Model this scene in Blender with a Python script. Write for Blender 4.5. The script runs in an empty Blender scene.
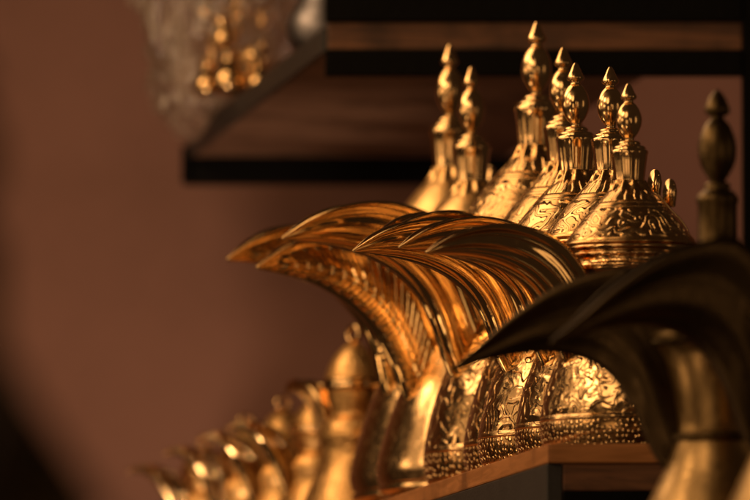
import bpy, bmesh, math, random
from mathutils import Vector, Matrix, noise
random.seed(7)
S = bpy.context.scene
COL = S.collection
PI = math.pi

# ------------------------------------------------------------------ camera model
F = 8000.0                                   # focal length in pixels of a 750 px wide frame
PITCH = math.atan(635 / F)
CZ = 1.2
cp, sp = math.cos(PITCH), math.sin(PITCH)

def P(px, py, Y):
    """world point at world depth Y seen at (px, py) of the 750x500 frame"""
    a, b = (px - 375) / F, (250 - py) / F
    d = Vector((a, cp - b * sp, sp + b * cp))
    return Vector((d.x * Y / d.y, Y, CZ + d.z * Y / d.y))

cam = bpy.data.cameras.new('camera')
cam.sensor_width = 36
cam.lens = F / 750 * 36
cam.clip_start = 0.1
cam.clip_end = 100
cam.dof.use_dof = True
cam.dof.focus_distance = 7.02
cam.dof.aperture_fstop = 7.6
cam.dof.aperture_blades = 0
co = bpy.data.objects.new('camera', cam)
COL.objects.link(co)
co.location = (0, 0, CZ)
co.rotation_euler = (PI / 2 + PITCH, 0, 0)
S.camera = co

# ------------------------------------------------------------------ object helpers
def empty(name, label, cat, loc=(0, 0, 0), group=None):
    o = bpy.data.objects.new(name, None)
    o.empty_display_size = 0.02
    COL.objects.link(o)
    o.location = loc
    tag(o, label, cat, group)
    return o

def tag(o, label=None, cat=None, group=None, kind=None):
    if label: o['label'] = label
    if cat: o['category'] = cat
    if group: o['group'] = group
    if kind: o['kind'] = kind
    return o

def link(name, bm, mat, parent=None, smooth=True, loc=None):
    bmesh.ops.recalc_face_normals(bm, faces=bm.faces)
    me = bpy.data.meshes.new(name)
    bm.to_mesh(me); bm.free()
    for p in me.polygons: p.use_smooth = smooth
    me.materials.append(mat)
    o = bpy.data.objects.new(name, me)
    COL.objects.link(o)
    if parent: o.parent = parent
    if loc: o.location = loc
    return o

def sharp(o, deg=35):
    """flat look across hard edges, smooth elsewhere"""
    me = o.data
    bm = bmesh.new(); bm.from_mesh(me)
    for e in bm.edges:
        if len(e.link_faces) == 2 and e.calc_face_angle(0) > math.radians(deg):
            e.smooth = False
    bm.to_mesh(me); bm.free()
    return o

def copy_tree(o, parent=None):
    c = o.copy(); COL.objects.link(c)
    if parent: c.parent = parent
    for ch in list(o.children): copy_tree(ch, c)
    return c

def crom(pts, n):
    """Catmull-Rom through tuples, n samples"""
    out = []
    m = len(pts) - 1
    for i in range(n):
        t = i / (n - 1) * m
        k = min(int(t), m - 1); f = t - k
        p0 = pts[max(k - 1, 0)]; p1 = pts[k]; p2 = pts[k + 1]; p3 = pts[min(k + 2, m)]
        out.append(tuple(0.5 * (2 * b + (c - a) * f + (2 * a - 5 * b + 4 * c - d) * f * f + (3 * b - a - 3 * c + d) * f ** 3)
                         for a, b, c, d in zip(p0, p1, p2, p3)))
    return out

def lathe(prof, K, y0, n=96, mod=None, cap=True):
    """prof = [(r_px, y_px)...] top to bottom; local z = (y0-y)*K; UV = (turn, y/100)"""
    bm = bmesh.new()
    uv = bm.loops.layers.uv.new('UVMap')
    rings = []
    for r, y in prof:
        ring = []
        for i in range(n):
            th = PI / 2 + 2 * PI * i / n          # seam at the back (+Y)
            rr = max(r, 0.02) * (mod(th, y) if mod else 1)
            ring.append(bm.verts.new((rr * K * math.cos(th), rr * K * math.sin(th), (y0 - y) * K)))
        rings.append(ring)
    for a in range(len(rings) - 1):
        for i in range(n):
            j = (i + 1) % n
            f = bm.faces.new((rings[a][i], rings[a][j], rings[a + 1][j], rings[a + 1][i]))
            us = (i / n, (i + 1) / n, (i + 1) / n, i / n)
            vs = (prof[a][1], prof[a][1], prof[a + 1][1], prof[a + 1][1])
            for l, u, v in zip(f.loops, us, vs): l[uv].uv = (u, v / 100)
    if cap:
        for ring in (rings[0], rings[-1]): bm.faces.new(ring)
    return bm

def tube(bm, pts, rad, n=12, flat=1.0):
    """swept tube along world-space points lying in the XZ plane; flat scales its width across Y"""
    prev = None
    m = len(pts)
    for i, p in enumerate(pts):
        p = Vector(p)
        a = Vector(pts[max(i - 1, 0)]); b = Vector(pts[min(i + 1, m - 1)])
        t = (b - a).normalized()
        side = Vector((0, 1, 0))
        up = t.cross(side).normalized()
        r = rad[i] if isinstance(rad, (list, tuple)) else rad
        ring = [bm.verts.new(p + up * (r * math.cos(q)) + side * (r * flat * math.sin(q))) for q in (2 * PI * k / n for k in range(n))]
        if prev:
            for k in range(n):
                bm.faces.new((prev[k], prev[(k + 1) % n], ring[(k + 1) % n], ring[k]))
        else: bm.faces.new(ring)
        prev = ring
    bm.faces.new(prev)

def prism(bm, plan, z0, z1, bevel=0.0015):
    """plan polygon [(x,y)] extruded z0..z1"""
    lo = [bm.verts.new((x, y, z0)) for x, y in plan]
    hi = [bm.verts.new((x, y, z1)) for x, y in plan]
    fs = [bm.faces.new(lo), bm.faces.new(hi)]
    n = len(plan)
    for i in range(n):
        fs.append(bm.faces.new((lo[i], lo[(i + 1) % n], hi[(i + 1) % n], hi[i])))
    if bevel:
        es = set(e for f in fs for e in f.edges)
        bmesh.ops.bevel(bm, geom=list(es), offset=bevel, segments=2, affect='EDGES', profile=0.5)

# ------------------------------------------------------------------ node helpers
class N:
    def __init__(s, name):
        s.m = bpy.data.materials.new(name); s.m.use_nodes = True
        s.t = s.m.node_tree; s.t.nodes.clear()
        s.out = s.t.nodes.new('ShaderNodeOutputMaterial')
    def n(s, typ, ins=None, **kw):
        nd = s.t.nodes.new('ShaderNode' + typ)
        for k, v in kw.items(): setattr(nd, k, v)
        for k, v in (ins or {}).items(): s.set(nd.inputs[k], v)
        return nd
    def set(s, sock, v):
        if isinstance(v, bpy.types.NodeSocket): s.t.links.new(v, sock)
        else: sock.default_value = v
    def math(s, op, a, b=None, c=None):
        nd = s.t.nodes.new('ShaderNodeMath'); nd.operation = op
        for i, v in enumerate((a, b, c)):
            if v is not None: s.set(nd.inputs[i], v)
        return nd.outputs[0]
    def ss(s, v, lo, hi, a=0.0, b=1.0):
        nd = s.n('MapRange', interpolation_type='SMOOTHSTEP')
        s.set(nd.inputs[0], v)
        for i, q in enumerate((lo, hi, a, b)): s.set(nd.inputs[i + 1], q)
        return nd.outputs[0]
    def band(s, v, lo, hi, soft):
        return s.math('MULTIPLY', s.ss(v, lo - soft, lo + soft), s.ss(v, hi - soft, hi + soft, 1.0, 0.0))
    def add(s, *vs):
        r = vs[0]
        for v in vs[1:]: r = s.math('ADD', r, v)
        return r
    def mix(s, fac, a, b):
        nd = s.n('Mix', data_type='RGBA')
        s.set(nd.inputs[0], fac); s.set(nd.inputs[6], a); s.set(nd.inputs[7], b)
        return nd.outputs[2]

def brass(name, base=(0.93, 0.61, 0.28), dark=(0.50, 0.26, 0.08), rough=0.13, relief=None, dist=0.0012, wob=0.35, grime=0.35, rvar=0.14):
    """polished metal; relief(N, turn, y, vec) -> height socket"""
    g = N(name)
    tc = g.n('TexCoord'); oi = g.n('ObjectInfo')
    off = g.n('VectorMath', {0: tc.outputs['Object'], 1: oi.outputs['Random']}, operation='ADD').outputs[0]
    uv = g.n('SeparateXYZ', {0: tc.outputs['UV']})
    big = g.n('TexNoise', {'Vector': off, 'Scale': 22.0, 'Detail': 3.0}).outputs[0]
    fine = g.n('TexNoise', {'Vector': off, 'Scale': 160.0, 'Detail': 4.0}).outputs[0]
    col = g.mix(g.ss(big, 0.45, 0.75), (*base, 1), (*[b * 0.75 + d * 0.25 for b, d in zip(base, dark)], 1))
    h = g.math('MULTIPLY', big, wob)
    if relief:
        r = relief(g, uv.outputs[0], uv.outputs[1], off)
        col = g.mix(g.ss(r, 0.02, 0.45, grime, 0.0), col, (*dark, 1))  # grime colour where the relief lies low
        h = g.add(h, r)
    rg = g.math('ADD', g.math('MULTIPLY', g.ss(fine, 0.35, 0.8), rvar), rough)
    bp = g.n('Bump', {'Strength': 1.0, 'Distance': dist, 'Height': h})
    b = g.n('BsdfPrincipled', {'Base Color': col, 'Metallic': 1.0, 'Roughness': rg, 'Normal': bp.outputs[0]})
    g.t.links.new(b.outputs[0], g.out.inputs[0])
    return g.m

def scroll(g, vec, scale, turns):
    nz = g.n('TexNoise', {'Vector': vec, 'Scale': scale, 'Detail': 0.6, 'Distortion': 0.5}).outputs[0]
    return g.ss(g.math('SINE', g.math('MULTIPLY', nz, turns)), -0.35, 0.6)

def dots(g, u, y, nu, nv, r0=0.18, r1=0.42):
    cx = g.n('CombineXYZ', {0: g.math('MULTIPLY', u, nu), 1: g.math('MULTIPLY', y, nv)})
    v = g.n('TexVoronoi', {'Vector': cx.outputs[0], 'Scale': 1.0, 'Randomness': 0.55}, voronoi_dimensions='2D')
    return g.ss(v.outputs['Distance'], r0, r1, 1.0, 0.0)

def relief_body(g, u, y, vec):
    sc = g.math('MULTIPLY', g.add(scroll(g, vec, 62, 26), g.math('MULTIPLY', g.n('TexNoise', {'Vector': vec, 'Scale': 60.0, 'Detail': 2.0}).outputs[0], 0.9)), g.band(y, 2.9, 4.16, 0.06))
    edge = g.band(y, 4.19, 4.23, 0.012)
    dt = g.math('MULTIPLY', dots(g, u, y, 96, 17), g.band(y, 4.25, 4.50, 0.02))
    return g.add(sc, g.math('MULTIPLY', edge, 0.9), g.math('MULTIPLY', dt, 1.1))

def relief_lid(g, u, y, vec):
    sc = g.math('MULTIPLY', scroll(g, vec, 66, 30), g.band(y, 2.12, 2.40, 0.02))
    ln = g.math('MULTIPLY', g.ss(g.math('SINE', g.math('MULTIPLY', y, 130.0)), 0.0, 0.9), g.band(y, 2.04, 2.11, 0.01))
    nz = g.n('TexNoise', {'Vector': vec, 'Scale': 55.0, 'Detail': 1.0}).outputs[0]
    fl = g.math('MULTIPLY', g.ss(g.math('SINE', g.add(g.math('MULTIPLY', u, 2 * PI * 22), g.math('MULTIPLY', nz, 9.0))), -0.1, 0.8),
                g.band(y, 1.92, 2.02, 0.02))
    return g.add(sc, g.math('MULTIPLY', ln, 0.6), g.math('MULTIPLY', fl, 0.7))

def relief_collar(g, u, y, vec):
    return g.math('MULTIPLY', scroll(g, vec, 90, 30), g.band(y, 2.58, 2.72, 0.01))

def relief_lines(g, u, y, vec):
    return g.math('MULTIPLY', g.ss(g.math('SINE', g.math('MULTIPLY', y, 2 * PI * 6)), 0.55, 1.0), 0.35)

def relief_feather(g, u, y, vec):
    a = g.math('ABSOLUTE', g.math('SUBTRACT', g.math('ABSOLUTE', y), 0.52))
    ch = g.ss(g.math('SINE', g.math('MULTIPLY', g.add(g.math('MULTIPLY', u, 24.0), g.math('MULTIPLY', a, -5.0)), 2 * PI)), -0.5, 0.8)
    m = g.math('MULTIPLY', g.ss(a, 0.30, 0.26), g.band(u, 0.12, 0.9, 0.03))
    vein = g.ss(a, 0.015, 0.05, 1.0, 0.0)
    return g.add(g.math('MULTIPLY', ch, g.math('MULTIPLY', m, 0.8)), g.math('MULTIPLY', vein, 0.8))

def relief_fine(g, u, y, vec):
    return g.math('MULTIPLY', scroll(g, vec, 110, 22), 0.5)

M = {}
M['brass'] = brass('polished_brass', rough=0.13)
M['brass_body'] = brass('embossed_brass_body', relief=relief_body, grime=0.55, rough=0.15, dist=0.0024)
M['brass_lid'] = brass('engraved_brass_lid', relief=relief_lid, base=(0.90, 0.57, 0.24), grime=0.6, rough=0.20, dist=0.0016)
M['brass_collar'] = brass('engraved_brass_collar', relief=relief_collar, dist=0.001)
M['brass_spout'] = brass('fluted_brass_spout', base=(0.93, 0.63, 0.28), relief=relief_lines, rough=0.05, dist=0.0016, grime=0.1, wob=0.2, rvar=0.08)
M['brass_feather'] = brass('feather_engraved_brass', base=(0.93, 0.63, 0.28), relief=relief_feather, rough=0.10, dist=0.005, rvar=0.08)
M['brass_satin'] = brass('satin_brass', base=(0.85, 0.53, 0.21), rough=0.30)
M['brass_plain'] = brass('plain_brass_body', rough=0.17, wob=0.8, dist=0.0012)
M['brass_small'] = brass('small_pot_brass', base=(0.90, 0.55, 0.21), rough=0.36, relief=relief_fine, dist=0.001)
M['bronze'] = brass('aged_dark_brass', base=(0.125, 0.082, 0.034), dark=(0.06, 0.035, 0.015), rough=0.33, wob=0.5)  # antique brass, darkened further: the pots' shade is put into the base colour
M['steel'] = brass('grey_metal', base=(0.26, 0.24, 0.24), dark=(0.14, 0.12, 0.12), rough=0.38)

def paint(name, col, rough=0.6, var=0.25, scale=6.0, bump=0.3, metallic=0.0, dist=0.002, spec=0.5):
    g = N(name)
    tc = g.n('TexCoord')
    a = g.n('TexNoise', {'Vector': tc.outputs['Object'], 'Scale': scale, 'Detail': 6.0, 'Roughness': 0.6}).outputs[0]
    b = g.n('TexNoise', {'Vector': tc.outputs['Object'], 'Scale': scale * 18, 'Detail': 5.0}).outputs[0]
    c = g.mix(g.ss(a, 0.3, 0.7), (*col, 1), (*[x * (1 - var) for x in col], 1))
    bp = g.n('Bump', {'Strength': bump, 'Distance': dist, 'Height': b})
    s = g.n('BsdfPrincipled', {'Base Color': c, 'Roughness': rough, 'Metallic': metallic, 'Specular IOR Level': spec, 'Normal': bp.outputs[0]})
    g.t.links.new(s.outputs[0], g.out.inputs[0])
    return g.m

def wood(name, c1, c2, rough=0.55):
    g = N(name)
    tc = g.n('TexCoord')
    mp = g.n('Mapping', {'Vector': tc.outputs['Object'], 'Scale': (5.0, 5.0, 60.0)})
    nz = g.n('TexNoise', {'Vector': mp.outputs[0], 'Scale': 2.0, 'Detail': 6.0, 'Distortion': 1.2}).outputs[0]
    n2 = g.n('TexNoise', {'Vector': tc.outputs['Object'], 'Scale': 14.0, 'Detail': 5.0}).outputs[0]
    c = g.mix(g.ss(nz, 0.35, 0.68), (*c1, 1), (*c2, 1))
    c = g.mix(g.ss(n2, 0.48, 0.70, 0.0, 0.85), c, (*[x * 0.5 for x in c2], 1))
    bp = g.n('Bump', {'Strength': 0.4, 'Distance': 0.001, 'Height': nz})
    s = g.n('BsdfPrincipled', {'Base Color': c, 'Roughness': rough, 'Normal': bp.outputs[0]})
    g.t.links.new(s.outputs[0], g.out.inputs[0])
    return g.m

M['wall'] = paint('brown_plaster', (0.275, 0.138, 0.100), 0.9, 0.25, 1.6, 0.5, spec=0.2)
M['black'] = paint('black_painted_steel', (0.004, 0.0035, 0.003), 0.6, 0.3, spec=0.08)
M['grey'] = paint('grey_painted_steel', (0.032, 0.029, 0.026), 0.5, 0.25, 20)
M['wood'] = wood('brown_wood', (0.20, 0.085, 0.035), (0.08, 0.033, 0.014))
M['darkwood'] = wood('dark_shelf_wood', (0.06, 0.026, 0.011), (0.03, 0.013, 0.006), 0.5)
M['ply'] = wood('plywood', (0.32, 0.17, 0.10), (0.25, 0.13, 0.075))
M['trim'] = wood('honey_wood_trim', (0.56, 0.24, 0.08), (0.40, 0.165, 0.05), 0.35)

def plastic():
    g = N('clear_plastic_bag')
    tc = g.n('TexCoord')
    a = g.n('TexNoise', {'Vector': tc.outputs['Object'], 'Scale': 26.0, 'Detail': 3.0, 'Distortion': 1.5}).outputs[0]
    bp = g.n('Bump', {'Strength': 1.0, 'Distance': 0.012, 'Height': a})
    tr = g.n('BsdfTransparent', {'Color': (0.97, 0.93, 0.88, 1)})
    gl = g.n('BsdfGlossy', {'Color': (1, 1, 1, 1), 'Roughness': 0.12, 'Normal': bp.outputs[0]})
    df = g.n('BsdfTranslucent', {'Color': (0.95, 0.80, 0.64, 1), 'Normal': bp.outputs[0]})
    d1 = g.n('BsdfDiffuse', {'Color': (0.95, 0.80, 0.64, 1), 'Normal': bp.outputs[0]})
    d2 = g.n('MixShader', {0: 0.45, 1: df.outputs[0], 2: d1.outputs[0]})
    lw = g.n('LayerWeight', {'Blend': 0.35, 'Normal': bp.outputs[0]})
    m1 = g.n('MixShader', {0: g.math('MULTIPLY_ADD', lw.outputs['Facing'], 0.75, 0.12), 1: tr.outputs[0], 2: gl.outputs[0]})
    mp = g.n('Mapping', {'Vector': tc.outputs['Object'], 'Scale': (40.0, 18.0, 7.0)})
    st = g.n('TexNoise', {'Vector': mp.outputs[0], 'Scale': 1.0, 'Detail': 4.0, 'Distortion': 1.0}).outputs[0]
    m2 = g.n('MixShader', {0: g.ss(st, 0.42, 0.66, 0.03, 0.42), 1: m1.outputs[0], 2: d2.outputs[0]})
    g.t.links.new(m2.outputs[0], g.out.inputs[0])
    return g.m
M['plastic'] = plastic()

# ------------------------------------------------------------------ coffee pots
K = 6.8 / F                                  # metres per pixel for the nearest gold pot

def smooth_prof(pts, n):
    return crom(pts, n)

def beak(U, L, W, K, y0, nt=60, na=14, flutes=0.0, nfl=5, th=1.6, border=0.10):
    """open channel spout in the XZ plane: upper rim U, keel L (dx to the left, y px), half widths W"""
    u = crom(U, nt); l = crom(L, nt); w = crom([(x,) for x in W], nt)
    bm = bmesh.new(); uv = bm.loops.layers.uv.new('UVMap')
    def grid(inner):
        rows = []
        for i in range(nt):
            U_ = Vector(u[i]); L_ = Vector(l[i]); ww = max(w[i][0], 0.6)
            d = L_ - U_
            if inner:
                ln = max(d.length - th * 1.2, 0.3); d = d.normalized() * ln if d.length > 1e-4 else d
                ww = max(ww - th, 0.2)
            row = []
            for j in range(-na, na + 1):
                a = j / na; q = abs(a) * PI / 2
                lat = ww * math.sin(q) ** 0.85 * (1 if a > 0 else -1)
                dep = math.cos(q) ** 1.15
                if not inner:
                    bulge = flutes * math.sin(2 * PI * nfl * abs(a)) * min(1, ww / 14)
                    if abs(a) > 0.86: bulge += border * 26 * min(1, ww / 14)
                    lat += bulge * math.sin(q) * (1 if a > 0 else -1)
                    dep *= 1 + bulge * math.cos(q) / max(d.length, 20)
                p = U_ + d * dep
                row.append(bm.verts.new((-p.x * K, lat * K, (y0 - p.y) * K)))
            rows.append(row)
        return rows
    A = grid(False); B = grid(True)
    m = 2 * na
    for i in range(nt - 1):
        for j in range(m):
            for rows in (A, B):
                f = bm.faces.new((rows[i][j], rows[i][j + 1], rows[i + 1][j + 1], rows[i + 1][j]))
                for lp, (ii, jj) in zip(f.loops, ((i, j), (i, j + 1), (i + 1, j + 1), (i + 1, j))):
                    lp[uv].uv = (ii / (nt - 1), (jj - na) / na)
        for j in (0, m):
            bm.faces.new((A[i][j], A[i + 1][j], B[i + 1][j], B[i][j]))
    for i in (0, nt - 1):
        for j in range(m):
            bm.faces.new((A[i][j], A[i][j + 1], B[i][j + 1], B[i][j]))
    return bm

GOLD_U = [(24, 345), (32, 325), (42, 304), (51, 284), (63, 264), (80, 247), (104, 236), (134, 231), (163, 235), (188, 246), (208, 261)]
GOLD_L = [(54, 386), (64, 371), (72, 357), (78, 343), (85, 330), (96, 313), (110, 298), (131, 284), (156, 273), (182, 267), (208, 263)]
ORN_L = [(58, 382), (68, 366), (76, 350), (81, 335), (87, 319), (97, 302), (113, 286), (135, 274), (160, 267), (184, 264), (208, 263)]
ORN_U = [(26, 340), (33, 322), (42, 303), (51, 284), (63, 264), (80, 247), (104, 236), (134, 231), (163, 235), (188, 246), (208, 261)]
RZ = 0.50                                    # every pot is turned so that its beak points a little toward the camera
ORN_U = [(x / math.cos(RZ), y) for x, y in ORN_U]
ORN_L = [(x / math.cos(RZ), y) for x, y in ORN_L]
GOLD_U = [(x / math.cos(RZ), y) for x, y in GOLD_U]
GOLD_L = [(x / math.cos(RZ), y) for x, y in GOLD_L]
GOLD_W = [15, 16, 17, 17, 17, 17, 18, 17, 13, 8, 1.2]
Y0 = 456

def gold_pot(kind, label, group):
    ornate = kind == 'ornate'
    root = empty('coffee_pot', label, 'coffee pot', group=group)
    # body: foot, bulb, waist, collar
    low = [(78, 456), (84, 453), (88, 449)] if ornate else [(80, 456), (84, 455), (86, 450), (82, 448.5), (82, 446), (90, 444.5), (92, 441), (88, 438.5)]
    body = [(60, 266), (61, 269), (62, 271), (58, 274), (54, 279)] + \
           smooth_prof([(54, 280), (50, 296), (55, 316), (66, 338), (77, 362), (87, 390), (93, 418), (93.5, 434), (90, 446)] if ornate else
                       [(54, 280), (47, 297), (49, 316), (58, 337), (69, 357), (77, 374), (84, 392), (91, 413), (93.5, 427), (91, 437)], 60) + list(reversed(low))
    link('body', lathe(body, K, Y0, 128), M['brass_body'] if ornate else M['brass_plain'], root)
    # engraved collar with mouldings just under the lid
    col = [(56, 246.5), (62, 247), (68, 249), (68, 252), (63, 253.5), (63, 255), (65.5, 256), (65.5, 258), (60.5, 259), (59.8, 262), (60.2, 266), (62.5, 267.5), (62.5, 270), (58, 272)]
    link('collar', lathe(col, K, Y0, 128), M['brass_collar'], root)
    # lid
    lid_pts = [(16, 181), (17.5, 186), (22, 192), (29, 199), (37.5, 208), (45.5, 217), (53, 226), (60, 235), (64, 240.5), (65.5, 244)] if ornate else \
              [(16, 181), (17.5, 186), (23, 192), (31, 199), (39, 207), (47, 217), (55, 228), (62, 238), (65.5, 244)]
    def lid_mod(th, y):
        a = max(0.0, 1 - abs(y - 186) / 9) * 0.10
        return 1 + a * math.cos(10 * th)
    lid = link('lid', lathe(smooth_prof(lid_pts, 50) + [(67, 245), (67, 247), (58, 247.5)], K, Y0, 160, lid_mod), M['brass_lid'] if ornate else M['brass_satin'], root)
    # faceted neck
    neck = [(6, 141), (9, 142), (10.5, 144), (9.5, 145.5), (13, 146.5), (15, 148.5), (14, 150), (16.5, 151), (17, 153), (16.2, 155), (15.2, 162), (14.0, 172), (13.2, 180), (13.8, 183)]
    def fac(th, y):
        if y < 153.5: return 1.13
        return 1.12 + 0.022 * math.cos(12 * th)
    nk = link('neck', lathe(neck, K, Y0, 96, fac), M['brass'], lid)
    # finial: pointed cap above an egg
    fin = [(0.5, 83), (1.7, 83.8), (3.2, 86.3), (5.4, 91.5), (7.8, 96.3), (7.9, 97.8), (6.8, 99.2), (4.6, 100.4), (4.6, 101.5)] + \
          smooth_prof([(4.6, 102.5), (8.2, 106.5), (11.3, 113), (12.6, 120), (11.6, 127), (8.6, 133.5), (5.2, 138), (4.6, 140.5)], 26) + [(6, 142)]
    link('finial', lathe(fin, K, Y0, 48, lambda th, y: 1.05 + (0.012 * math.cos(6 * th) if 102 < y < 139 else 0)), M['brass'], lid)
    # hinge strap and thumb tab at the back of the lid
    bm = bmesh.new()
    tube(bm, [(x * K, 0, (Y0 - y) * K) for x, y in crom([(26, 193), (36, 201), (46, 211), (57, 220), (66, 233), (70, 246)], 16)], 3.2 * K, 10, 2.6)
    link('hinge_strap', bm, M['brass'], lid)
    bm = bmesh.new()
    prof = [(-7, 206), (-7.5, 190), (-6.5, 183), (-3.5, 178.5), (0, 177), (3.5, 178.5), (6.5, 183), (7.5, 190), (7, 206)]
    ca, sa = math.cos(0.35), math.sin(0.35)
    def tabv(a, y, d): return bm.verts.new(((47 + (206 - y) * 0.06 + a * sa + d * ca) * K, (-a * ca + d * sa) * K, (Y0 - y) * K))
    fr = [tabv(a, y, -2.2) for a, y in prof]
    bk = [tabv(a, y, 2.2) for a, y in prof]
    bm.faces.new(fr); bm.faces.new(bk)
    for i in range(len(fr)): bm.faces.new((fr[i], fr[(i + 1) % len(fr)], bk[(i + 1) % len(fr)], bk[i]))
    bmesh.ops.bevel(bm, geom=bm.edges[:], offset=0.9 * K, segments=2, affect='EDGES')
    tb = link('thumb_tab', bm, M['brass'], lid); tb.rotation_euler = (0, 0, 0)
    # handle
    bm = bmesh.new()
    tube(bm, [(x * K, 0, (Y0 - y) * K) for x, y in crom([(56, 258), (76, 254), (98, 262), (112, 284), (116, 318), (110, 356), (98, 388), (86, 408)], 36)],
         [(4.5 + 1.5 * math.sin(PI * i / 35)) * K for i in range(36)], 14, 1.5)
    link('handle', bm, M['brass'], root)
    # spout
    link('spout', beak(ORN_U if ornate else GOLD_U, ORN_L if ornate else GOLD_L, [10, 12, 13, 14, 15, 16, 17, 16, 13, 8, 1.2] if ornate else GOLD_W, K, Y0, flutes=1.3 if ornate else 0.4, nfl=3.5), M['brass_spout'] if ornate else M['brass_feather'], root)
    return root

# the lower shelf: corner, edges
VP = Vector((-756 - 375, F * cp + 635 * sp)) ; VP = Vector(((-756 - 375) / F, cp + 635 / F * sp)).normalized()   # plan direction of the left edges
YC = 6.6
corner = P(548, 443, YC)
ZS = corner.z                                # top of the lower shelf
def edge_x(c, Y): return c.x + VP.x / VP.y * (Y - c.y)

def place(o, px, Y, tip_py, tip_h, sxy, base_z, rz=0.0):
    tip = P(px, tip_py, Y)
    o.location = (tip.x, Y, base_z)
    s = sxy * Y / 6.8
    o.scale = (s, s, (tip.z - base_z) / tip_h)
    o.rotation_euler = (0, 0, RZ + rz)

TIP_H = (Y0 - 83) * K
GA = 'ornate brass coffee pots in a row on the lower shelf'
GB = 'plain brass coffee pots behind the ornate ones'
ornate0 = gold_pot('ornate', '', GA)
plain0 = gold_pot('plain', '', GB)
POTS = [
    (ornate0, 632, 6.80, 83, 1.00, 0.00, 'shortest ornate gold coffee pot, nearest of the shiny row, lid engraved, base dotted'),
    (ornate0, 612, 6.965, 66, 1.05, 0.03, 'ornate gold coffee pot just behind the shortest one, finial second from right among shiny ones'),
    (ornate0, 577, 7.14, 62, 1.07, -0.02, 'middle ornate gold coffee pot whose finial overlaps the one close behind it'),
    (ornate0, 567, 7.325, 47, 1.12, 0.24, 'ornate gold coffee pot whose finial is half covered by the finial in front'),
    (ornate0, 534, 7.52, 21, 1.19, -0.03, 'tallest ornate gold coffee pot, its finial crossing the wooden edge of the upper shelf'),
    (plain0, 472, 7.71, 66, 1.03, 0.0, 'slightly blurred smooth gold coffee pot with feather engraved beak, shorter of its pair'),
    (plain0, 450, 7.90, 44, 1.08, 0.03, 'blurred smooth gold coffee pot ending the tall row, its beak reaching farthest left'),
]
used = set()
for src, px, Y, tip, s, rz, lab in POTS:
    o = src if src not in used else copy_tree(src)
    used.add(src)
    o['label'] = lab
    place(o, px, Y, tip, TIP_H, s, ZS, rz)
    if px == 450:                            # this one's beak leaves the body on a slimmer neck
        L1 = [(x / math.cos(RZ), y) for x, y in [(52, 386), (60, 371), (66, 357), (70, 343), (74, 330), (82, 313), (95, 298), (118, 281), (150, 270), (182, 264), (208, 263)]]
        for ch in o.children:
            if ch.name.startswith('spout'):
                t = link('spout', beak(GOLD_U, L1, GOLD_W, K, Y0, flutes=0.4, nfl=3.5), M['brass_feather'])
                ch.data = t.data
                bpy.data.objects.remove(t)
    for ch in o.children:                    # hand fitted lids never sit quite the same
        if ch.name.startswith('lid'):
            ch.rotation_euler = (random.uniform(-.012, .012), random.uniform(-.012, .012), random.uniform(-.15, .15))

# ------------------------------------------------------------------ dark pots close to the camera
KD = 6.25 / F
YD = 600
def dark_pot(label, group):
    root = empty('dark_coffee_pot', label, 'coffee pot', group=group)
    body = smooth_prof([(70, 346), (62, 356), (53, 380), (47, 408), (45, 432), (52, 462), (70, 500), (88, 540), (95, 568), (90, 588), (80, 598)], 60) + [(80, 600)]
    link('body', lathe(body, KD, YD, 96), M['bronze_body'], root)
    ring = [(44, 433), (50, 435), (51, 438), (50, 441), (46, 443)]
    link('waist_ring', lathe(ring, KD, YD, 96), M['bronze'], root)
    lid = link('lid', lathe(smooth_prof([(21, 246), (24, 256), (34, 274), (48, 296), (62, 316), (72, 332)], 40) + [(77, 334), (77, 345), (69, 347)], KD, YD, 96), M['bronze'], root)
    neck = [(8, 180), (12, 182), (13.5, 185), (12, 188), (16, 190), (19, 193), (21.5, 197), (21.5, 201), (20, 204), (20, 246), (22, 249)]
    link('neck', lathe(neck, KD, YD, 64), M['bronze'], lid)
    fin = [(0.4, 87), (4, 89.5), (8.5, 96), (12, 105), (13, 109), (11, 112.5), (6.5, 114.5), (6.5, 116)] + \
          smooth_prof([(7, 117), (13, 124), (18, 137), (19.5, 149), (17.5, 162), (12, 173), (8, 179)], 24) + [(8, 182)]
    link('finial', lathe(fin, KD, YD, 48), M['bronze'], lid)
    bm = bmesh.new()
    tube(bm, [(x * KD, 0, (YD - y) * KD) for x, y in crom([(68, 340), (100, 336), (125, 365), (128, 410), (112, 460), (84, 520)], 30)], 7 * KD, 12, 1.4)
    link('handle', bm, M['bronze'], root)
    U = [(20, 372), (38, 334), (50, 303), (66, 281), (84, 269), (112, 270), (160, 287), (205, 316), (240, 346), (268, 368)]
    L = [(34, 482), (56, 466), (68, 448), (76, 430), (88, 402), (112, 370), (144, 354), (180, 350), (222, 356), (268, 371)]
    U = [(x / math.cos(0.04), y) for x, y in U]; L = [(x / math.cos(0.04), y) for x, y in L]
    W = [22, 26, 30, 32, 32, 30, 26, 20, 11, 2]
    link('spout', beak(U, L, W, KD, YD, flutes=2.4, nfl=2.5), M['bronze_spout'], root)
    return root
M['bronze_body'] = brass('aged_brass_body', base=(0.42, 0.27, 0.11), dark=(0.10, 0.06, 0.02), rough=0.30, wob=1.0)  # same brass with the lit look of the lower bulb put into a lighter base
M['bronze_spout'] = brass('aged_brass_spout', base=(0.085, 0.055, 0.026), dark=(0.08, 0.05, 0.02), rough=0.34, wob=0.8)  # same brass with the beak's shade put into a near-black base
ZD = P(719, 600, 6.25).z
d0 = dark_pot('dark brass coffee pot with olive brown finial, its big beak crossing the gold pots', 'dark coffee pots near the camera')
p = P(719, 600, 6.25); d0.location = p; d0.rotation_euler = (0, 0, -0.04)
d1 = copy_tree(d0)
d1['label'] = 'dark coffee pot cut off by the right edge, in front of the olive finial pot'
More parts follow.
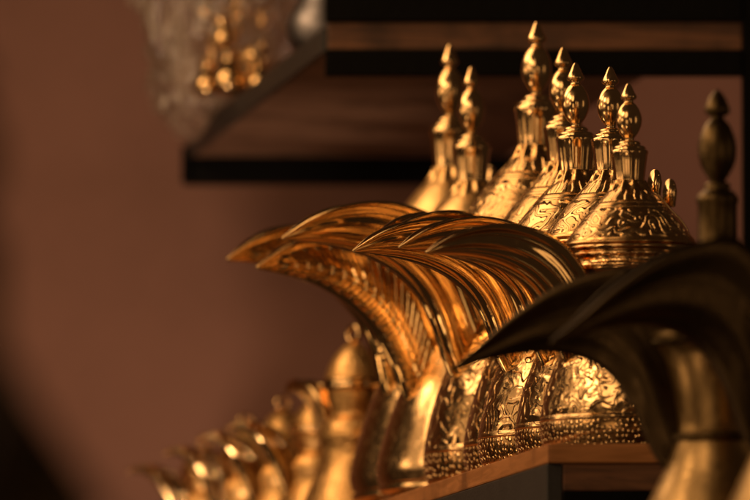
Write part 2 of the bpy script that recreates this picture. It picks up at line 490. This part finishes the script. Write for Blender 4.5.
p = P(806, 590, 6.05); d1.location = (p.x, 6.05, ZD); d1.rotation_euler = (0, 0, 0.30); d1.scale = (0.97, 0.97, 1.02)

d2 = copy_tree(d0)
d2['label'] = 'very close, heavily blurred dark coffee pot at the left edge of the picture'
p = P(-34, 44, 3.2); d2.scale = (0.95, 0.95, 0.95); d2.rotation_euler = (0, 0, PI / 2)
d2.location = (p.x, 3.2, p.z - 513 * KD * 0.95)

# board the two dark pots stand on, just under the frame
bm = bmesh.new()
x0 = P(600, 600, 6.1).x; x1 = P(900, 600, 6.1).x
prism(bm, [(x0, 5.92), (x1, 5.92), (x1, 6.42), (x0, 6.42)], ZD - 0.03, ZD - 0.0005)
tag(link('low_shelf_board', bm, M['wood'], smooth=False), 'plain wooden board carrying the two dark coffee pots at lower right', 'shelf')

# ------------------------------------------------------------------ small pots far back on the same shelf
def small_pot(label, group):
    root = empty('small_coffee_pot', label, 'coffee pot', group=group)
    k = 8.4 / F; y0 = 555
    body = [(24, 404), (25, 406)] + smooth_prof([(25, 407), (24, 416), (21, 428), (22, 434), (29, 440), (33, 455), (30, 470), (32, 488), (42, 515), (48, 535), (46, 548)], 50) + [(42, 555)]
    link('body', lathe(body, k, y0, 64), M['brass_small'], root)
    link('rim', lathe([(26, 392), (30, 393), (30.5, 396), (28.5, 398), (30.5, 400), (29, 404), (24, 405)], k, y0, 64), M['brass'], root)
    lid = link('lid', lathe(smooth_prof([(4, 352), (9, 355), (16, 363), (22, 374), (26, 386), (27, 392)], 26), k, y0, 64), M['brass_small'], root)
    bm = bmesh.new()
    pts = [(8 * math.cos(q) * k, 0, (y0 - 342 + 9 * math.sin(q)) * k) for q in (2 * PI * i / 24 for i in range(25))]
    tube(bm, pts, 2.6 * k, 10, 1.2)
    link('ring_knob', bm, M['brass'], lid)
    bm = bmesh.new()
    tube(bm, [(x * k, 0, (y0 - y) * k) for x, y in crom([(26, 402), (46, 404), (58, 430), (54, 466), (34, 496)], 24)], 3 * k, 10, 1.4)
    link('handle', bm, M['brass'], root)
    U = [(12, 470), (24, 440), (36, 415), (50, 399), (66, 390), (80, 388), (92, 391), (102, 400)]
    L = [(32, 512), (42, 482), (50, 457), (59, 433), (69, 415), (81, 404), (92, 401), (102, 403)]
    W = [8, 10, 10, 10, 9, 8, 5, 1]
    link('spout', beak(U, L, W, k, y0, nt=36, na=8, flutes=0.6, nfl=4), M['brass_spout'], root)
    return root
GS = 'small brass coffee pots far back at lower left'
s0 = small_pot('', GS)
SM = [  # px, Y, finial top py, scale
    (354, 8.15, 324, 1.06, 'ring topped small gold coffee pot under the beaks, largest of the far blurred ones'),
    (318, 8.36, 384, 0.98, 'far blurred small gold coffee pot next to the ring topped one'),
    (283, 8.56, 396, 0.95, 'far blurred small gold coffee pot, in the middle of the lower left row'),
    (246, 8.76, 414, 0.95, 'far blurred small gold coffee pot, next to the outermost of the lower left row'),
    (205, 8.96, 436, 0.93, 'outermost and lowest of the far blurred small gold coffee pots at lower left'),
]
for i, (px, Y, tip, s, lab) in enumerate(SM):
    o = s0 if i == 0 else copy_tree(s0)
    o['label'] = lab
    t = P(px, tip, Y)
    o.location = (t.x, Y, ZS)
    o.scale = (s, s, (t.z - ZS) / ((555 - 331) * 8.4 / F))
    o.rotation_euler = (0, 0, -0.9 if i == 0 else 0.35 + 0.05 * i)

# ------------------------------------------------------------------ lower shelf
YW = 9.45                                    # wall
def shelf_plan(c, Yb, xr0, xr1, inset=0.0):
    return [(c.x + inset, c.y + inset), (xr0, c.y + inset), (xr1, Yb), (edge_x(c, Yb) + inset, Yb)]
low = empty('display_shelf', 'lower shelf of honey wood with grey steel side, carrying the gold coffee pots', 'shelf', (corner.x, corner.y, ZS))
def rel(o, root):
    o.parent = root
    o.location = -root.location
    return o
zt = P(548, 463, YC).z; zw = P(548, 491, YC).z; zb = P(548, 540, YC).z
xr = P(860, 450, YC).x
tw = 0.018
bm = bmesh.new(); prism(bm, [(corner.x + tw + 0.0005, corner.y + tw + 0.0005), (xr, corner.y + tw + 0.0005), (xr - 0.25, YW - 0.01), (edge_x(corner, YW - 0.01) + tw + 0.0005, YW - 0.01)], zt + 0.0005, ZS - 0.0004, 0)
rel(link('board', bm, M['darkwood'], low, False), low)
bm = bmesh.new(); prism(bm, [(corner.x, corner.y), (corner.x + tw, corner.y + tw), (edge_x(corner, YW - 0.01) + tw, YW - 0.01), (edge_x(corner, YW - 0.01), YW - 0.01)], zt, ZS - 0.0006, 0.0015)
rel(link('edge_trim', bm, M['trim'], low, False), low)
bm = bmesh.new(); prism(bm, [(corner.x + 0.0007, corner.y), (xr, corner.y), (xr, corner.y + tw), (corner.x + tw + 0.0007, corner.y + tw)], zt, ZS - 0.0006, 0.0015)
rel(link('edge_trim', bm, M['trim'], low, False), low)
bm = bmesh.new()
w = 0.012
c = corner
prism(bm, [(c.x - 0.001, c.y + 0.004), (c.x + w, c.y + 0.004), (edge_x(c, YW) + w, YW - 0.02), (edge_x(c, YW) - 0.001, YW - 0.02)], zb, zt - 0.0006, 0.001)
rel(link('side_rail', bm, M['grey'], low, False), low)
bm = bmesh.new(); prism(bm, [(c.x + w + 0.0005, c.y + 0.003), (xr, c.y + 0.003), (xr, c.y + 0.02), (c.x + w + 0.0005, c.y + 0.02)], zw, zt - 0.0006, 0.001)
rel(link('front_rail', bm, M['wood'], low, False), low)
bm = bmesh.new(); prism(bm, [(c.x + w + 0.0005, c.y - 0.002), (xr, c.y - 0.002), (xr, c.y + 0.03), (c.x + w + 0.0005, c.y + 0.03)], zb, zw - 0.0006, 0.001)
rel(link('steel_bar', bm, M['black'], low, False), low)

# ------------------------------------------------------------------ upper shelf
YU = 8.1
uc = P(325, 50, YU)
zu = lambda py: P(325, py, YU).z
up = empty('upper_shelf', 'upper shelf with black steel bars, rough wooden front edge and a pale grey side rail', 'shelf', uc)
Yb = 9.28
xR = P(742, 50, YU).x
xB = P(690, 50, YU).x
bm = bmesh.new()
prism(bm, [(uc.x + 0.004, YU + 0.014), (xB, YU + 0.014), (edge_x(Vector((xB, YU, 0)), Yb), Yb), (edge_x(uc, Yb) + 0.004, Yb)], zu(50), zu(30), 0.001)
rel(link('board', bm, M['ply'], up, False), up)
bm = bmesh.new(); prism(bm, [(uc.x + 0.003, YU), (xR, YU), (xR, YU + 0.0135), (uc.x + 0.003, YU + 0.0135)], zu(49.5), zu(22), 0.001)
rel(link('front_edge', bm, M['wood'], up, False), up)
for a, b in ((76, 50), (21.5, -8)):
    bm = bmesh.new(); prism(bm, [(uc.x, YU - 0.006), (xR, YU - 0.006), (xR, YU + 0.0125), (uc.x, YU + 0.0125)], zu(a), zu(b), 0.001)
    rel(link('front_bar', bm, M['black'], up, False), up)
bm = bmesh.new()
g0, g1 = -0.003, 0.0035
prism(bm, [(uc.x + g0, YU + 0.002), (uc.x + g1, YU + 0.002), (edge_x(uc, Yb) + g1, Yb), (edge_x(uc, Yb) + g0, Yb)], zu(52), zu(28), 0.0008)
rel(link('side_rail', bm, M['grey'], up, False), up)
ub = uc + Vector((0, 0, 0))
bm = bmesh.new()
xl = edge_x(uc, Yb) - 0.006
prism(bm, [(xl, Yb + 0.001), (edge_x(Vector((xB, YU, 0)), Yb) + 0.02, Yb + 0.001), (edge_x(Vector((xB, YU, 0)), Yb) + 0.02, Yb + 0.03), (xl, Yb + 0.03)], zu(82), zu(50.5), 0.001)
rel(link('back_bar', bm, M['black'], up, False), up)
bm = bmesh.new()
prism(bm, [(xl - 0.002, Yb - 0.012), (xl + 0.006, Yb - 0.012), (xl + 0.006, Yb), (xl - 0.002, Yb)], zu(82), zu(40), 0.001)
rel(link('bracket', bm, M['black'], up, False), up)
bm = bmesh.new()
prism(bm, [(xR + 0.0005, YU - 0.004), (xR + 0.03, YU - 0.004), (xR + 0.03, YU + 0.03), (xR + 0.0005, YU + 0.03)], ZS + 0.0005, zu(-60), 0.001)
rel(link('post', bm, M['black'], up, False), up)

# ------------------------------------------------------------------ wall
bm = bmesh.new()
prism(bm, [(-3.0, YW), (3.0, YW), (3.0, YW + 0.12), (-3.0, YW + 0.12)], 0.0, 3.2, 0)
wl = link('plaster_wall', bm, M['wall'], smooth=False)
tag(wl, 'plain reddish brown plaster wall behind the shelves', 'wall')

# ------------------------------------------------------------------ plastic bag of brass things on the upper shelf
Zup = zu(30) + 0.0006
def bag_mesh():
    bm = bmesh.new()
    n, m = 150, 70
    c0 = P(233, 100, 9.0)
    rows = []
    for j in range(m + 1):
        t = j / m
        rad = 0.060 + 0.042 * t
        if t < 0.15: rad *= math.sqrt(max(0.02, 1 - ((0.15 - t) / 0.15) ** 2))
        z = 0.20 * t
        row = []
        for i in range(n):
            th = 2 * PI * i / n
            v = Vector((math.cos(th) * 1.6, math.sin(th) * 1.6, t * 2.2))
            q = noise.turbulence(v * 1.7, 3, True, noise_basis='PERLIN_ORIGINAL', amplitude_scale=0.55, frequency_scale=2.3)
            d = 0.30 * noise.noise(v) + 0.34 * (q - 0.5) + 0.07 * math.sin(11 * th + 6 * t) * t
            r = rad * (1 + d)
            x = c0.x + r * 1.02 * math.cos(th) - 0.032 * t; y = c0.y + r * math.sin(th) * (2.3 - 0.5 * t)
            ov = min(1.0, max(0.0, (edge_x(uc, y) - 0.008 - x) / 0.018))        # sags over the shelf's left side
            row.append(bm.verts.new((x, y, Zup + 0.001 + z + 0.02 * d * t - 0.042 * ov * max(0, 1 - 1.6 * t))))
        rows.append(row)
    for j in range(m):
        for i in range(n):
            bm.faces.new((rows[j][i], rows[j][(i + 1) % n], rows[j + 1][(i + 1) % n], rows[j + 1][i]))
    bm.faces.new(rows[0])
    return bm
bag = link('plastic_bag', bag_mesh(), M['plastic'])
tag(bag, 'crumpled clear plastic bag holding small brass pots on the left end of the upper shelf', 'bag')

def mini_pot(label, cat, mat, group=None):
    root = empty('brass_cup', label, cat, group=group)
    k = 0.001
    body = smooth_prof([(13, 0), (15, 2), (14, 6), (12, 12), (16, 20), (24, 32), (27, 44), (24, 54), (17, 60)], 40) + [(15, 62)]
    link('body', lathe(body, k, 62, 48), mat, root)
    bm = bmesh.new()
    tube(bm, [(x * k, 0, (62 - y) * k) for x, y in crom([(13, 5), (28, 4), (37, 18), (35, 36), (24, 44)], 20)], 2.2 * k, 8, 1.4)
    link('handle', bm, M['brass'], root)
    return root
GC = 'small brass cups inside the plastic bag'
m0 = mini_pot('', 'cup', M['brass'], GC)
for i in range(9):
    o = m0 if i == 0 else copy_tree(m0)
    o['label'] = 'small round brass cup seen blurred inside the clear plastic bag'
    px, Y, dz, q = [(207, 8.82, 0.0, .62), (229, 8.80, 0.0, .78), (259, 8.78, 0.0, .55), (216, 8.90, .040, .5), (250, 8.86, .038, .7),
                    (266, 8.93, .085, .45), (226, 8.84, .055, .58), (241, 8.95, .10, .66), (205, 8.96, .098, .48)][i]
    o.location = (P(px, 100, Y).x, Y, Zup + 0.003 + dz)
    o.rotation_euler = (random.uniform(-.9, .9) * bool(dz), random.uniform(-.9, .9) * bool(dz), random.uniform(-1.5, 1.5))
    o.scale = (q, q, q)

g = empty('grey_pot', 'rounded grey metal pot beside the plastic bag at the top edge of the picture', 'pot')
body = smooth_prof([(20, 0), (23, 3), (21, 9), (24, 20), (34, 36), (38, 52), (34, 68), (24, 76)], 40) + [(21, 78)]
link('body', lathe(body, 0.001, 78, 64), M['steel'], g)
link('lid', lathe(smooth_prof([(3, -22), (8, -20), (15, -13), (20, -4), (21, 0)], 20), 0.001, 78, 64), M['steel'], g)
g.location = (P(322, 20, 8.35).x, 8.35, Zup)

# ------------------------------------------------------------------ light
w = bpy.data.worlds.new('World'); S.world = w; w.use_nodes = True
bg = w.node_tree.nodes['Background']
bg.inputs[0].default_value = (1.0, 0.57, 0.33, 1); bg.inputs[1].default_value = 0.022

def lamp(name, loc, target, power, size, col, size_y=None, spread=180):
    l = bpy.data.lights.new(name, 'AREA'); l.energy = power; l.color = col
    l.shape = 'RECTANGLE' if size_y else 'DISK'; l.size = size
    if size_y: l.size_y = size_y
    l.spread = math.radians(spread)
    o = bpy.data.objects.new(name, l); COL.objects.link(o)
    o.location = loc
    o.rotation_euler = (Vector(target) - Vector(loc)).to_track_quat('-Z', 'Y').to_euler()
    return o
WARM = (1.0, 0.62, 0.32)
lamp('ceiling_lamp', (-0.85, 7.75, 3.0), (0.15, 7.2, 1.75), 11, 1.2, WARM)
for y, e, z in ((5.6, 1.6, 2.0), (6.6, 1.8, 2.3), (7.6, 1.6, 2.0)):
    lamp('side_lamp', (-2.0, y, z), (0.15, 7.2, 1.65), e, 0.5, WARM)
lamp('window_lamp', (-2.1, 6.7, 2.3), (0.15, 7.2, 1.65), 4, 1.9, WARM, 1.6)  # big dim softbox, added out of view to give the bulbs a gold tone
lamp('front_lamp', (-1.3, 4.6, 3.3), (0.15, 7.2, 1.75), 10, 1.4, WARM)
for y, e in ((5.9, 7), (6.8, 5), (7.7, 4)):
    lamp('high_lamp', (-1.7, y, 3.1), (0.15, 7.2, 1.65), e, 0.6, WARM)
lamp('shop_front_lamp', (1.7, 3.2, 1.7), (0.2, 7.0, 1.8), 2.2, 0.35, WARM, 1.6)  # unseen strips, added to draw vertical streaks on finials and necks
lamp('shop_front_lamp', (0.75, 1.6, 2.3), (0.2, 7.0, 1.8), 2.2, 0.5, WARM, 1.2)
lamp('shop_front_lamp', (2.6, 5.6, 2.0), (0.2, 7.0, 1.8), 1.0, 0.3, WARM, 1.2)
lamp('room_lamp', (-1.5, 3.4, 1.25), (0.15, 7.2, 1.6), 4, 1.2, WARM, 1.2)  # broad unseen fill, added low in front for the beaks to reflect
for x, y, z, e in ((-1.9, 6.0, 0.75, 1.6), (-1.5, 7.3, 0.55, 1.2), (-0.9, 5.2, 0.5, 0.9)):
    lamp('low_lamp', (x, y, z), (0.1, 7.3, 1.7), e, 0.25, WARM)  # small unseen lights, added to streak the beaks from low left

def spot(name, loc, target, power, angle, col):
    l = bpy.data.lights.new(name, 'SPOT'); l.energy = power; l.color = col
    l.spot_size = math.radians(angle); l.spot_blend = 1.0; l.shadow_soft_size = 0.15
    o = bpy.data.objects.new(name, l); COL.objects.link(o)
    o.location = loc
    o.rotation_euler = (Vector(target) - Vector(loc)).to_track_quat('-Z', 'Y').to_euler()
spot('wall_lamp', (-0.45, 7.6, 0.6), (-0.01, 9.45, 1.97), 54, 48, (1.0, 0.69, 0.47))  # unseen spot, added below the frame to brighten the wall
lamp('back_lamp', (0.85, 8.5, 2.1), (0.36, 9.45, 1.98), 0.6, 0.3, (1.0, 0.64, 0.46), spread=110)

S.view_settings.view_transform = 'Standard'
S.view_settings.look = 'None'
S.view_settings.exposure = 0
S.view_settings.gamma = 1
